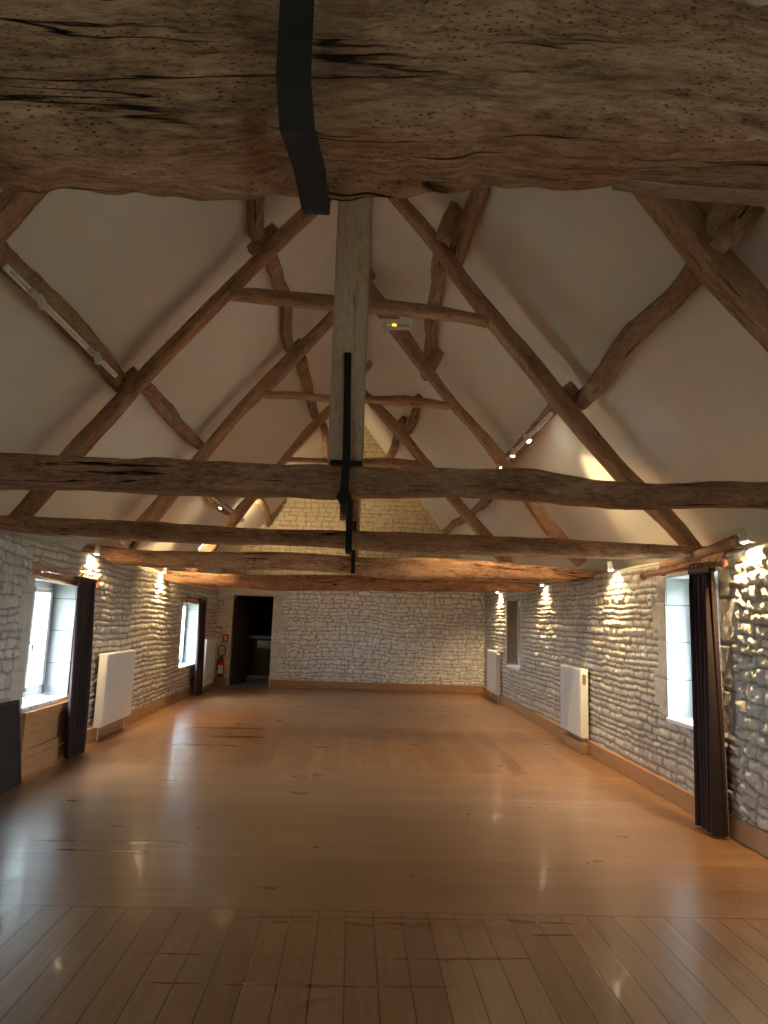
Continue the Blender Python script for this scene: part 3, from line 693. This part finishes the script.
# --- fifth tie: y 571-590, in the spots' light
T4 = 11.95
t = thing('roof_truss', 'farthest truss, low tie beam lit yellow on its left half', 'roof truss', (0, T4, 2.3), group='oak roof trusses')
TR[4] = t
tops = [(170,571),(217,574),(280,575),(352,575),(400,577),(470,579),(530,583),(570,586)]
bots = [(170,580),(183,584),(212,587),(264,589.5),(358,591),(475,591.5),(519,591.5),(570,592)]
tie(t, tops, bots, T4, .26, -3.45, 3.42, rough=.010, wob=.02)
rafter(t, [(223,522.7),(245,497.7),(278.4,460.5),(309.7,422),(327.7,406.6)], [(239.8,522.7),(258.5,497.7),(293,455.8),(327.7,419)], T4+.02, .19, 2.3, 6.1)
rafter(t, [(364.8,389),(382.8,405.8),(402,425),(436,468),(463,502),(491.6,533.4),(516,562)], [(368.8,405.8),(396.9,438.6),(414,458),(448.6,502),(474.7,533.4),(493,555.5)], T4+.02, .19, 2.3, 6.1)
bar(t, [(288,457),(327.7,458),(362.5,458),(387.5,457),(432,461)], [(288,462),(327.7,464),(361.7,466),(395,467),(432,469)], T4+.03, .15, 'collar_beam')
post(t, -.12, .03, 6.2, 2.4, T4-.005, .18, OLD, .0)
settle(t)

# --- purlins: crooked poles lying between rafters and ceiling, one per bay
def purlin(label, side, pts, wpx, off=.13, extend=(0,0), sq=2.6, name='purlin', end=(None, None)):
    Q = [on_roof(p, side, off) for p in pts]
    if end[0]: Q.insert(0, Q[0] + (Q[0]-Q[1]).normalized()*end[0])
    if end[1]: Q.append(Q[-1] + (Q[-1]-Q[-2]).normalized()*end[1])
    mid = Q[len(Q)//2]; base = sum(((q) for q in Q), Vector())/len(Q)
    wd = []
    for q in Q: wd.append(wpx*.88)
    o = timber(name, [q-base for q in Q], wd, .8*wpx, PURL, None, depth=(-.76*side, 0, -.65), sq=sq, step=.035, rough=.012, wob=.03, bends=5, n=24)
    o.location = base
    tag(o, label, 'purlin', 'crooked purlins under the sloping ceilings'); return o
PL = [
 ('lower left purlin in the nearest bay, carrying the unlit white spot rail', -1, [(-60,190),(1.7,257),(54,303.6),(98,354),(122.5,386),(130,391)], .17, (1.0, .0)),
 ('lower left purlin, short twisted length above the second rafter from the left', -1, [(142,385),(149,390),(167.6,412),(184.5,431),(200,445),(206,452)], .15, (0,0)),
 ('lower left purlin in the third bay, glimpsed between two tie beams', -1, [(198,470),(210,497),(221,507),(236,516)], .16, (0,.2)),
 ('lower left purlin end, curved piece against the far gable', -1, [(248,494),(262,503),(266,512),(269,524)], .17, (0,.25)),
 ('upper left purlin in the nearest bay, hanging down beside the first rafter', -1, [(254.6,176),(254.6,214),(256,234)], .16, (.6,0)),
 ('upper left purlin in the second bay, wavy, passing behind the collar', -1, [(264,249),(271.7,260.7),(279,282.7),(287.5,299.8),(286,326.6),(289,346),(292,352)], .16, (0,0)),
 ('upper left purlin in the third bay, behind the lower collar', -1, [(299,357),(302,363),(308,385),(313,409.5),(315,415)], .17, (0,0)),
 ('upper left purlin end beside the pale king post', -1, [(323,425),(324.5,430),(327,445),(330,462)], .16, (0,.3)),
 ('upper right purlin in the nearest bay, straight and steep under the near beam', 1, [(484,176),(477,198),(465,229),(459,248.6),(456,262)], .17, (.6,0)),
 ('upper right purlin in the second bay, passing behind the collar with the emergency light', 1, [(441,246),(438,264),(437,284),(434,299),(430,327),(431,336),(425,376)], .16, (0,0)),
 ('upper right purlin in the third bay, slanting behind the small collar', 1, [(419,398),(417,405),(415,413),(409,432)], .15, (0,0)),
 ('upper right purlin end touching the far gable', 1, [(403,420),(395,442),(390,458),(386,470)], .15, (0,.2)),
 ('lower right purlin in the nearest bay, long bare pole on the big right ceiling', 1, [(790,140),(727,213),(694,274),(667.5,304),(630,337.5),(611,364),(600,382),(581,401)], .17, (.6,.0)),
 ('lower right purlin in the second bay, carrying the lit white spot rail', 1, [(560,400),(551,412),(529,439),(508,461),(500,472)], .15, (0,0)),
 ('lower right purlin end near the far gable, low between two tie beams', 1, [(488,498),(482.5,505),(468,515),(454,524),(447,531)], .15, (0,.2)),
]
PO = {}
for i, (lb, sd, pts, wp, en) in enumerate(PL): PO[i] = purlin(lb, sd, pts, wp, end=(en[0] or None, en[1] or None))
# wooden cleats that stop the purlins, pegged to the rafters (parts of their trusses)
def cleat(root, px, side, size, ang):
    p = on_roof(px, side, .19)
    o = timber('purlin_cleat', [(-size[0]/2,0,0), (0,.0,0), (size[0]/2,0,0)], [size[1]*.75, size[1], size[1]*.85], .12, RAFT, root, sq=8, step=.03, rough=.003, wob=.006)
    o.location = p - Vector(root.location); o.rotation_euler = (0, ang, 0)
cleat(TR[2], (450,223), 1, (.36,.17), math.radians(-68))
cleat(TR[1], (737,226), 1, (.30,.13), math.radians(-50))
cleat(TR[2], (570,391), 1, (.14,.12), math.radians(50))
cleat(TR[2], (130,378), -1, (.2,.10), math.radians(-45))
cleat(TR[2], (263,240), -1, (.34,.10), math.radians(-48))
cleat(TR[3], (296,347), -1, (.22,.10), math.radians(-48))
cleat(TR[3], (435,362), 1, (.26,.12), math.radians(-65))
cleat(TR[4], (402,425), 1, (.22,.10), math.radians(50))

# wall plates and lintels
def log(name, label, pts, r, m, cat, X=None, sq=2.3):
    Q = [at(p, X=X) for p in pts]; base = sum(Q, Vector())/len(Q)
    o = timber(name, [q-base for q in Q], r if isinstance(r, list) else [r]*len(Q), r if not isinstance(r, list) else r[0], m, None, depth=(1,0,0), sq=sq, step=.04, rough=.008, wob=.015)
    o.location = base; return tag(o, label, cat)
log('wall_plate', 'pale round log along the wall top above the right window, under the white spotlight', [(664,565),(690,558),(715,549),(737,541)], .10, RAFT, 'beam', X=XR+.02)
log('window_lintel', 'dark wooden lintel over the right window, behind the curtain pole', [(668,572),(690,567),(712,562),(730,557)], .09, OLD, 'lintel', X=XR+.035, sq=5)
log('window_lintel', 'rough brown wooden lintel over the left window with the oak panel', [(28,568),(60,577),(95,584)], .13, POLE and OLD, 'lintel', X=XL-.015, sq=6)
log('window_lintel', 'short wooden lintel over the far left window', [(180,599),(193,601),(206,603)], .10, OLD, 'lintel', X=XL-.01, sq=6)
log('wall_plate', 'broken brown timber along the left wall top near the camera', [(-20,536),(18,542),(45,549),(74,558)], .09, OLD, 'beam', X=XL-.06)

# ------------------------------------------------------------------ oak panel below the left window
t = thing('window_panel', 'oak panelling below the left window, next to the black board', 'panelling', (XL+.03, (W1[0]+W1[1])/2, 0))
bm = B(); box(bm, (-.05,-.60,.0), (.03,.60,.60), .004); obj('backing_board', bm, OAKP, t)
bm = B()
for lo, hi in (((.03,-.60,.17),(.055,-.50,.60)), ((.03,.50,.17),(.055,.60,.60)), ((.03,-.50,.50),(.055,.50,.60)), ((.03,-.50,.17),(.055,.50,.24))): box(bm, lo, hi, .005)
obj('frame', bm, OAKP, t)
bm = B(); box(bm, (.03,-.60,0), (.062,.60,.165), .006); obj('plinth', bm, OAKP, t)

# black flat board leaning on the wall
t = thing('leaning_board', 'flat black board leaning against the left wall at the frame edge', 'board', (-3.02, 6.65, 0))
tilt = math.atan2(.10, .74); R = Matrix.Rotation(-tilt, 3, 'Y')
bm = B(); vs = box(bm, (-.02,-.55,0), (.02,.31,.755), .006)
for v in vs: v.co = R @ v.co
obj('panel', bm, BLACKP, t)
bm = B(); vs = []
for lo, hi in (((.018,-.55,0),(.026,.31,.03)), ((.018,-.55,.725),(.026,.31,.755)), ((.018,.28,.03),(.026,.31,.725))): vs += box(bm, lo, hi, .002)
for v in vs: v.co = R @ v.co
obj('rim', bm, RUBBER, t)

# ------------------------------------------------------------------ curtains and poles
def curtain(label, side, yc, wtop, wbot, zt, zb, xc_top, xc_bot, folds, seed, dyb=0.0):
    t = thing('curtain', label, 'curtain', (xc_bot, yc, zb), 0, 'dark plum curtains gathered to one side')
    rg = random.Random(seed); n = folds*14; bm = B(); rows = []; nz = 44
    ph = [rg.uniform(-.6,.6) for _ in range(folds+2)]
    for j in range(nz+1):
        f = j/nz; z = (zt-zb)*(1-f); wd = wtop+(wbot-wtop)*f**.7; amp = .034+.022*f
        row = []
        for side2 in (1, -1):
            rng = range(n+1) if side2 == 1 else range(n, -1, -1)
            for i in rng:
                u = i/n; y = (u-.5)*wd + dyb*f + .012*math.sin(u*9+f*3+seed); k = u*folds*2*math.pi + .5*math.sin(f*2.2+ph[int(u*folds)]) 
                x = amp*math.sin(k)*(.8+.3*math.sin(u*5+seed)) + (xc_top-xc_bot)*(1-f) + side2*.004
                if j < 2: x *= .8
                row.append(bm.verts.new((x, y + .012*math.cos(k*1.0)*f, z)))
        rows.append(row)
    m_ = len(rows[0])
    for a, b in zip(rows, rows[1:]):
        for i in range(m_): bm.faces.new((a[i], a[(i+1)%m_], b[(i+1)%m_], b[i]))
    obj('cloth', bm, CURT, t, True)
    bm = B()
    box(bm, (xc_top-xc_bot-.03, -wtop/2, zt-zb-.01), (xc_top-xc_bot+.03, wtop/2, zt-zb+.035), .01); obj('heading_tape', bm, CURT, t)
    for i in range(5):
        y = -wtop/2 + wtop*(i+.5)/5; bm = B()
        tube(bm, [(xc_top-xc_bot+.028*math.cos(a), y, zt-zb+.05+.028*math.sin(a)) for a in np.linspace(0, 2*math.pi, 15)], .004, 6); obj('ring', bm, IRON, t)
    return t
curtain('plum curtain at the left window with the oak panel, near the camera', -1, 8.31, .52, .50, 1.93, .02, -3.08, -3.02, 4, 3, -.07)
curtain('plum curtain at the big right window, the largest of the curtains', 1, 5.92, .38, .34, 2.09, .02, 2.93, 2.92, 5, 8, -.03)
curtain('plum curtain at the far left window beside the fire extinguisher corner', -1, 14.62, .62, .55, 1.86, .02, -3.08, -3.05, 6, 5, 0)
def pole(label, p0, p1, r, m, fin=True, brackets=2, wallx=None):
    p0, p1 = Vector(p0), Vector(p1); t = thing('curtain_pole', label, 'curtain pole', (p0+p1)/2); c = Vector(t.location)
    bm = B(); tube(bm, [p0-c, p1-c], r); obj('rod', bm, m, t, True)
    if fin:
        for p, s in ((p0, -1), (p1, 1)):
            dd = (p1-p0).normalized()*s; bm = B(); tube(bm, [p-c, p-c+dd*.01, p-c+dd*.03, p-c+dd*.06, p-c+dd*.085], [r, r*1.6, r*2.0, r*1.7, r*.4], 14); obj('finial', bm, m, t, True)
    for k in range(brackets):
        p = p0.lerp(p1, .12+.76*k/(max(1, brackets-1))) - c; bm = B(); tube(bm, [p, (wallx-c.x, p.y, p.z), (wallx-c.x, p.y, p.z-.001)], .009, 8); obj('bracket', bm, IRON, t)
    return t
pole('reddish wooden curtain pole over the right window', (2.94, 5.62, 2.145), (2.94, 7.12, 2.135), .021, POLE, True, 2, XR+.02)
pole('thin metal curtain rod over the left window with the oak panel', (-3.09, 7.20, 1.965), (-3.09, 8.68, 1.965), .008, CHROME, True, 2, XL)
pole('thin dark curtain rod over the far left window', (-3.09, 13.5, 1.90), (-3.09, 15.0, 1.90), .010, IRON, True, 2, XL)

# ------------------------------------------------------------------ radiators
def radiator(label, side, xface, y0, y1, z0, z1, depth):
    xw = xface + side*depth
    t = thing('radiator', label, 'radiator', ((xface+xw)/2, (y0+y1)/2, 0), 0, 'white panel radiators'); c = Vector(t.location)
    def put(n, bm, m, sm=False):
        for v in bm.verts: v.co -= c
        return obj(n, bm, m, t, sm)
    lo = lambda a, b: (min(a, b), max(a, b))
    a, b = lo(xface, xface+side*.02); bm = B(); box(bm, (a, y0+.012, z0+.01), (b, y1-.012, z1-.012), .008, seg=3); put('front_panel', bm, ENAMEL)
    a, b = lo(xface+side*.006, xw-side*.006)
    for y in (y0, y1-.012): bm = B(); box(bm, (a, y, z0), (b, y+.012, z1), .004); put('side_panel', bm, ENAMEL)
    bm = B(); box(bm, (a, y0+.012, z1-.012), (b, y1-.012, z1-.006))
    k = y0+.05
    while k < y1-.08: box(bm, (a+.02, k, z1-.007), (b-.02, k+.028, z1-.001)); k += .045
    put('top_grille', bm, ENAMEL)
    a, b = lo(xw-side*.03, xw-side*.012); bm = B(); box(bm, (a, y0+.012, z0+.01), (b, y1-.012, z1-.03), .004); put('back_panel', bm, ENAMEL)
    xm = xface+side*depth*.55
    for y in (y0+.05, y1-.10):
        bm = B(); tube(bm, [(xm, y, .0), (xm, y, z0+.02)], .009, 8); put('pipe', bm, WHITE, True)
    bm = B(); yv = y1+.035 if side < 0 else y0+.05
    if side < 0: tube(bm, [(xm, y1-.01, z1-.07), (xm, y1+.02, z1-.07), (xm, y1+.03, z1-.07), (xm, y1+.09, z1-.07), (xm, y1+.095, z1-.07)], [.01,.01,.024,.024,.015], 12)
    else: tube(bm, [(xface+side*.05, y0+.01, z1-.07), (xface+side*.05, y0-.02, z1-.07), (xface+side*.05, y0-.03, z1-.07), (xface+side*.05, y0-.085, z1-.07)], [.01,.01,.024,.022], 12)
    put('thermostat_valve', bm, WHITE, True)
radiator('white radiator on the left wall between the two left windows', -1, -3.05, 9.16, 10.33, .17, 1.07, .11)
radiator('white radiator on the right wall in the middle of the room', 1, 2.95, 9.28, 10.19, .19, 1.06, .11)
radiator('far white radiator on the right wall below the small window', 1, 2.93, 14.72, 15.66, .17, 1.04, .11)
radiator('white radiator on the left wall in the far corner behind the curtain', -1, -3.03, 15.1, 16.1, .12, 1.08, .11)

# ------------------------------------------------------------------ spotlights on the wall tops
def spot_head(root, base, direction, lit, light_name, energy, cone=75, scale=1.0):
    """base plate, arm, barrel, bulb; direction is where it shines"""
    c = Vector(root.location); b = Vector(base) - c; d = Vector(direction).normalized()
    bm = B(); tube(bm, [b, b+Vector((0,0,.012))], .035*scale, 14); hd = bm
    tube(bm, [b+Vector((0,0,.01)), b+Vector((0,0,.05*scale))], .008*scale, 8)
    obj('mount', bm, WHITE, root, True)
    q = b + Vector((0,0,.055*scale))
    bm = B(); tube(bm, [q-d*.05*scale, q-d*.045*scale, q+d*.03*scale, q+d*.055*scale], [.015*scale,.026*scale,.032*scale,.036*scale], 16, True)
    h = obj('lamp_head', bm, WHITE, root, True)
    if lit:
        bm = B(); tube(bm, [q+d*.0555*scale, q+d*.060*scale, q+d*.066*scale], [.027*scale,.025*scale,.010*scale], 14); obj('bulb', bm, BULB, h, True)
        l = bpy.data.lights.new(light_name, 'SPOT'); l.energy = energy; l.color = WARM; l.spot_size = math.radians(cone); l.spot_blend = .8; l.shadow_soft_size = .02
        lo = bpy.data.objects.new(light_name, l); COL.objects.link(lo); lo.location = q+d*.075*scale; lo.parent = root
        lo.rotation_euler = (-d).to_track_quat('Z', 'Y').to_euler()
    return h
def ledge_spot(label, x, y, z, d, energy=LEDGE_W, cone=140):
    t = thing('spotlight', label, 'spotlight', (x, y, z), 0, 'white spotlights on the wall tops')
    spot_head(t, (x, y, z), d, True, 'spot_light', energy, cone)
    bm = B(); box(bm, (-.02 if x > 0 else -.10, -.012, -.002), (.10 if x > 0 else .02, .012, .010), .003); obj('wall_arm', bm, WHITE, t)
    return t
ledge_spot('lit white spotlight on the wall top above the nearest part of the right wall', 2.99, 5.36, 2.29, (.18,-.12,-1))
ledge_spot('lit white spotlight on the right wall top just past the curtain pole', 2.99, 8.25, 2.27, (.14,.05,-1))
ledge_spot('lit white spotlight on the right wall top, in the middle distance', 2.99, 11.35, 2.24, (.14,.05,-1))
ledge_spot('lit white spotlight in the far right corner by the small window', 2.99, 14.95, 2.26, (.14,.05,-1))
ledge_spot('lit white spotlight on the left wall top above the curtain', -3.11, 8.62, 2.27, (-.15,.18,-1))
ledge_spot('lit white spotlight on the left wall top just before the far left window', -3.11, 11.7, 2.25, (-.14,.05,-1))

# ------------------------------------------------------------------ spot rails on the lower purlins
def rail(label, side, p0, p1, spots, lit, off=.26):
    A, Bp = on_roof(p0, side, off), on_roof(p1, side, off); t = thing('spot_rail', label, 'track light', (A+Bp)/2, 0, 'white spot rails on the purlins'); c = Vector(t.location)
    dd = (Bp-A).normalized(); nrm = Vector((-side*.76, 0, -.65)); nrm = (nrm-dd*nrm.dot(dd)).normalized(); sd_ = dd.cross(nrm)
    Rm = Matrix((dd, sd_, nrm)).transposed(); Ln = (Bp-A).length
    bm = B(); vs = box(bm, (-Ln/2,-.022,-.012), (Ln/2,.022,.012), .008)
    for v in vs: v.co = Rm @ v.co
    r = obj('rail', bm, WHITE, t)
    bm = B(); vs = box(bm, (-Ln/2+.05,-.005,.011), (Ln/2-.05,.005,.0135))
    for v in vs: v.co = Rm @ v.co
    obj('slot', bm, CHROME, r)
    for (u, d, e) in spots:
        p = A.lerp(Bp, u)-c; d = Vector(d).normalized()
        bm = B(); vs = box(bm, (-.045,-.026,.012), (.045,.026,.045), .008)
        for v in vs: v.co = (Rm @ v.co) + p
        s = obj('adapter', bm, WHITE, t); q = p + nrm*.10
        bm = B(); tube(bm, [p+nrm*.04, q], .007, 8); tube(bm, [q-d*.045, q-d*.04, q+d*.03, q+d*.05], [.014,.026,.031,.034], 14); obj('lamp_head', bm, WHITE, s, True)
        if lit:
            bm = B(); tube(bm, [q+d*.051, q+d*.056, q+d*.06], [.026,.024,.010], 12); obj('bulb', bm, BULB, s, True)
            l = bpy.data.lights.new('rail_spot', 'SPOT'); l.energy = e; l.color = WARM; l.spot_size = math.radians(90); l.spot_blend = .7; l.shadow_soft_size = .025
            lo = bpy.data.objects.new('rail_spot', l); COL.objects.link(lo); lo.location = q+d*.07; lo.parent = t; lo.rotation_euler = (-d).to_track_quat('Z', 'Y').to_euler()
rail('unlit white spot rail on the lower left purlin near the camera', -1, (5,266), (116,376), [(.17, (.5,-.2,-1), 0), (.68, (.4,-.3,-1), 0)], False)
rail('lit white spot rail on the lower right purlin, middle bay', 1, (552,413), (504,463), [(.33, (.45,-.25,-.8), RAIL_W), (.62, (-.1,.3,-1), RAIL_W), (.95, (.3,-.6,-.5), RAIL_W)], True)
rail('lit white spot rail at the lower left, glimpsed between two tie beams', -1, (212,497), (242,520), [(.15, (-.5,.1,-1), RAIL_W), (.85, (.2,.8,.35), RAIL_W*1.6)], True)

# emergency light under the collar
t = thing('emergency_light', 'small white emergency light with an amber lamp, fixed under the collar beam', 'light', (.285, T2-.02, 4.355)); 
bm = B(); box(bm, (-.15,-.03,-.015), (.15,.05,.045), .012, seg=3); obj('housing', bm, WHITE, t)
bm = B(); box(bm, (-.13,-.036,-.045), (.13,.04,-.012), .014, seg=3); obj('diffuser', bm, mat('frosted_cover', (.62,.66,.62), .25), t)
bm = B(); box(bm, (-.035,-.042,-.034), (.0,-.034,-.014), .003); obj('status_lamp', bm, AMBER, t)
bm = B(); box(bm, (-.09,-.042,-.032), (-.065,-.034,-.018), .003); obj('green_lamp', bm, GREEN, t)

# ------------------------------------------------------------------ end wall: doorway, extinguisher, sign, call point
root = tag(empty('door_1', ((DX0+DX1)/2, YF, 0)), kind='structure')
W2_ = DX1-DX0
bm = B()
box(bm, (-W2_/2-.05,-.01,0), (-W2_/2,.45,DZ+.05)); box(bm, (W2_/2,-.01,0), (W2_/2+.05,.45,DZ+.05)); box(bm, (-W2_/2,-.01,DZ), (W2_/2,.45,DZ+.05)); obj('door_frame', bm, ASHLAR, root)
bm = B(); box(bm, (-.025,-.0,0.005), (.025,.80,1.99), .004); lf = obj('door_leaf', bm, DARKW, root); lf.location = (-W2_/2+.045, .10, 0); lf.rotation_euler = (0,0,math.radians(-16))
bm = B(); tube(bm, [(.02,.74,1.0),(.07,.74,1.0),(.07,.64,1.0)], .010, 8); h = obj('door_handle', bm, CHROME, lf, True)
# the dim passage beyond
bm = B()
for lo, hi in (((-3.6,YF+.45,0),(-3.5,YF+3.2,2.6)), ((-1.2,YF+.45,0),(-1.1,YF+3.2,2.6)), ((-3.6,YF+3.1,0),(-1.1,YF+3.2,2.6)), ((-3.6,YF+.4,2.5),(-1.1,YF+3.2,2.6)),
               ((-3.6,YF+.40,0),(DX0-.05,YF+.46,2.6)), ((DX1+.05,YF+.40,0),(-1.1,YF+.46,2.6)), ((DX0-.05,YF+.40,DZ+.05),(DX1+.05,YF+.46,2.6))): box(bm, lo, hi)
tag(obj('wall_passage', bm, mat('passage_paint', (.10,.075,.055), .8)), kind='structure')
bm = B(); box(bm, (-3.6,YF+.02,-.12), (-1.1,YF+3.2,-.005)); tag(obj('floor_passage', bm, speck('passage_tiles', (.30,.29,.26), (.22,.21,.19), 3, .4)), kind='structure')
t = thing('display_cabinet', 'low dark cabinet with a pale frame seen through the dark doorway', 'cabinet', (-2.2, YF+1.6, 0))
bm = B(); box(bm, (-.55,0,.10), (.55,.4,1.08), .005); obj('body', bm, mat('cabinet_black', (.012,.01,.01), .3), t)
bm = B()
for lo, hi in (((-.57,-.03,1.04),(.57,.42,1.10)), ((-.57,-.03,.04),(.57,.42,.12)), ((-.57,-.03,.04),(-.50,.0,1.10)), ((.50,-.03,.04),(.57,.0,1.10))): box(bm, lo, hi, .004)
obj('frame', bm, mat('pale_frame', (.42,.42,.42), .5), t)
bm = B(); box(bm, (-.22,-.012,.80), (.20,-.004,.98)); obj('paper_notice', bm, PAPER, t)

ex = -2.985
t = thing('fire_extinguisher', 'red fire extinguisher with black hose hanging beside the doorway', 'fire extinguisher', (ex, YF-.12, .20))
bm = B(); tube(bm, [(0,0,0),(0,0,.012),(0,0,.36),(0,0,.41),(0,0,.43)], [.068,.075,.075,.05,.025], 20); obj('cylinder', bm, RED, t, True)
bm = B(); tube(bm, [(0,0,.08),(0,0,.27)], .0765, 20, False)
for f in [f for f in bm.faces if f.calc_center_median().y > .0 or abs(f.calc_center_median().x) > .06]: bm.faces.remove(f)
obj('white_label', bm, PAPER, t)
bm = B(); tube(bm, [(0,0,.0),(0,0,.02)], .078, 20); obj('base_ring', bm, RUBBER, t)
bm = B(); box(bm, (-.02,-.02,.425), (.02,.02,.47), .005); box(bm, (-.015,-.10,.47), (.015,.03,.485), .003); box(bm, (-.015,-.09,.445), (.015,.0,.455), .003); obj('valve', bm, RUBBER, t)
bm = B(); tube(bm, [(.0+.085*math.sin(a), -.01, .58+.13*-math.cos(a)) for a in np.linspace(.2, 2*math.pi-.2, 24)] + [(-.05,-.02,.42),(-.085,-.03,.30),(-.088,-.03,.16)], .010, 8); obj('hose', bm, RUBBER, t, True)
bm = B(); box(bm, (-.03,.06,.28), (.03,.10,.36)); obj('wall_bracket', bm, IRON, t)

t = thing('fire_sign', 'small square red sign with a white extinguisher symbol left of the doorway', 'sign', (-2.94, YF-.028, 1.07))
bm = B(); box(bm, (-.075,-.004,-.085), (.075,.004,.085)); obj('board', bm, mat('sign_red', (.55,.03,.02), .5), t)
bm = B(); box(bm, (-.012,-.008,-.055), (.022,-.004,.035), .004); box(bm, (-.004,-.008,.035), (.012,-.004,.055)); box(bm, (-.035,-.008,.035), (.012,-.004,.045)); box(bm, (-.040,-.008,-.02), (-.030,-.004,.045)); obj('symbol', bm, PAPER, t)
t = thing('call_point', 'white fire alarm call point with a red ring right of the doorway', 'alarm button', (-1.76, YF-.045, 1.26))
bm = B(); box(bm, (-.055,-.015,-.055), (.055,.03,.055), .01); obj('housing', bm, WHITE, t)
bm = B(); tube(bm, [(.035*math.cos(a), -.018, .035*math.sin(a)) for a in np.linspace(0, 2*math.pi, 20)], .010, 8); obj('red_ring', bm, RED, t, True)
t = thing('wall_thermostat', 'tiny round white thermostat in the far left corner', 'thermostat', (-3.12, YF-.03, 1.0))
bm = B(); tube(bm, [(0,0,0),(0,-.03,0),(0,-.04,0)], [.04,.04,.03], 16); obj('dial', bm, WHITE, t, True)
bm = B(); tube(bm, [(0,.02,0),(0,0,0)], .045, 16); obj('base_plate', bm, WHITE, t, True)
t = thing('wall_sensor', 'small white box high on the right wall left of the curtain pole', 'sensor', (XR-.03, 7.22, 1.89))
bm = B(); box(bm, (-.03,-.035,-.055), (.01,.035,.055), .006); obj('housing', bm, WHITE, t)
bm = B(); box(bm, (-.034,-.02,-.01), (-.029,.02,.02), .003); obj('lens', bm, RUBBER, t)
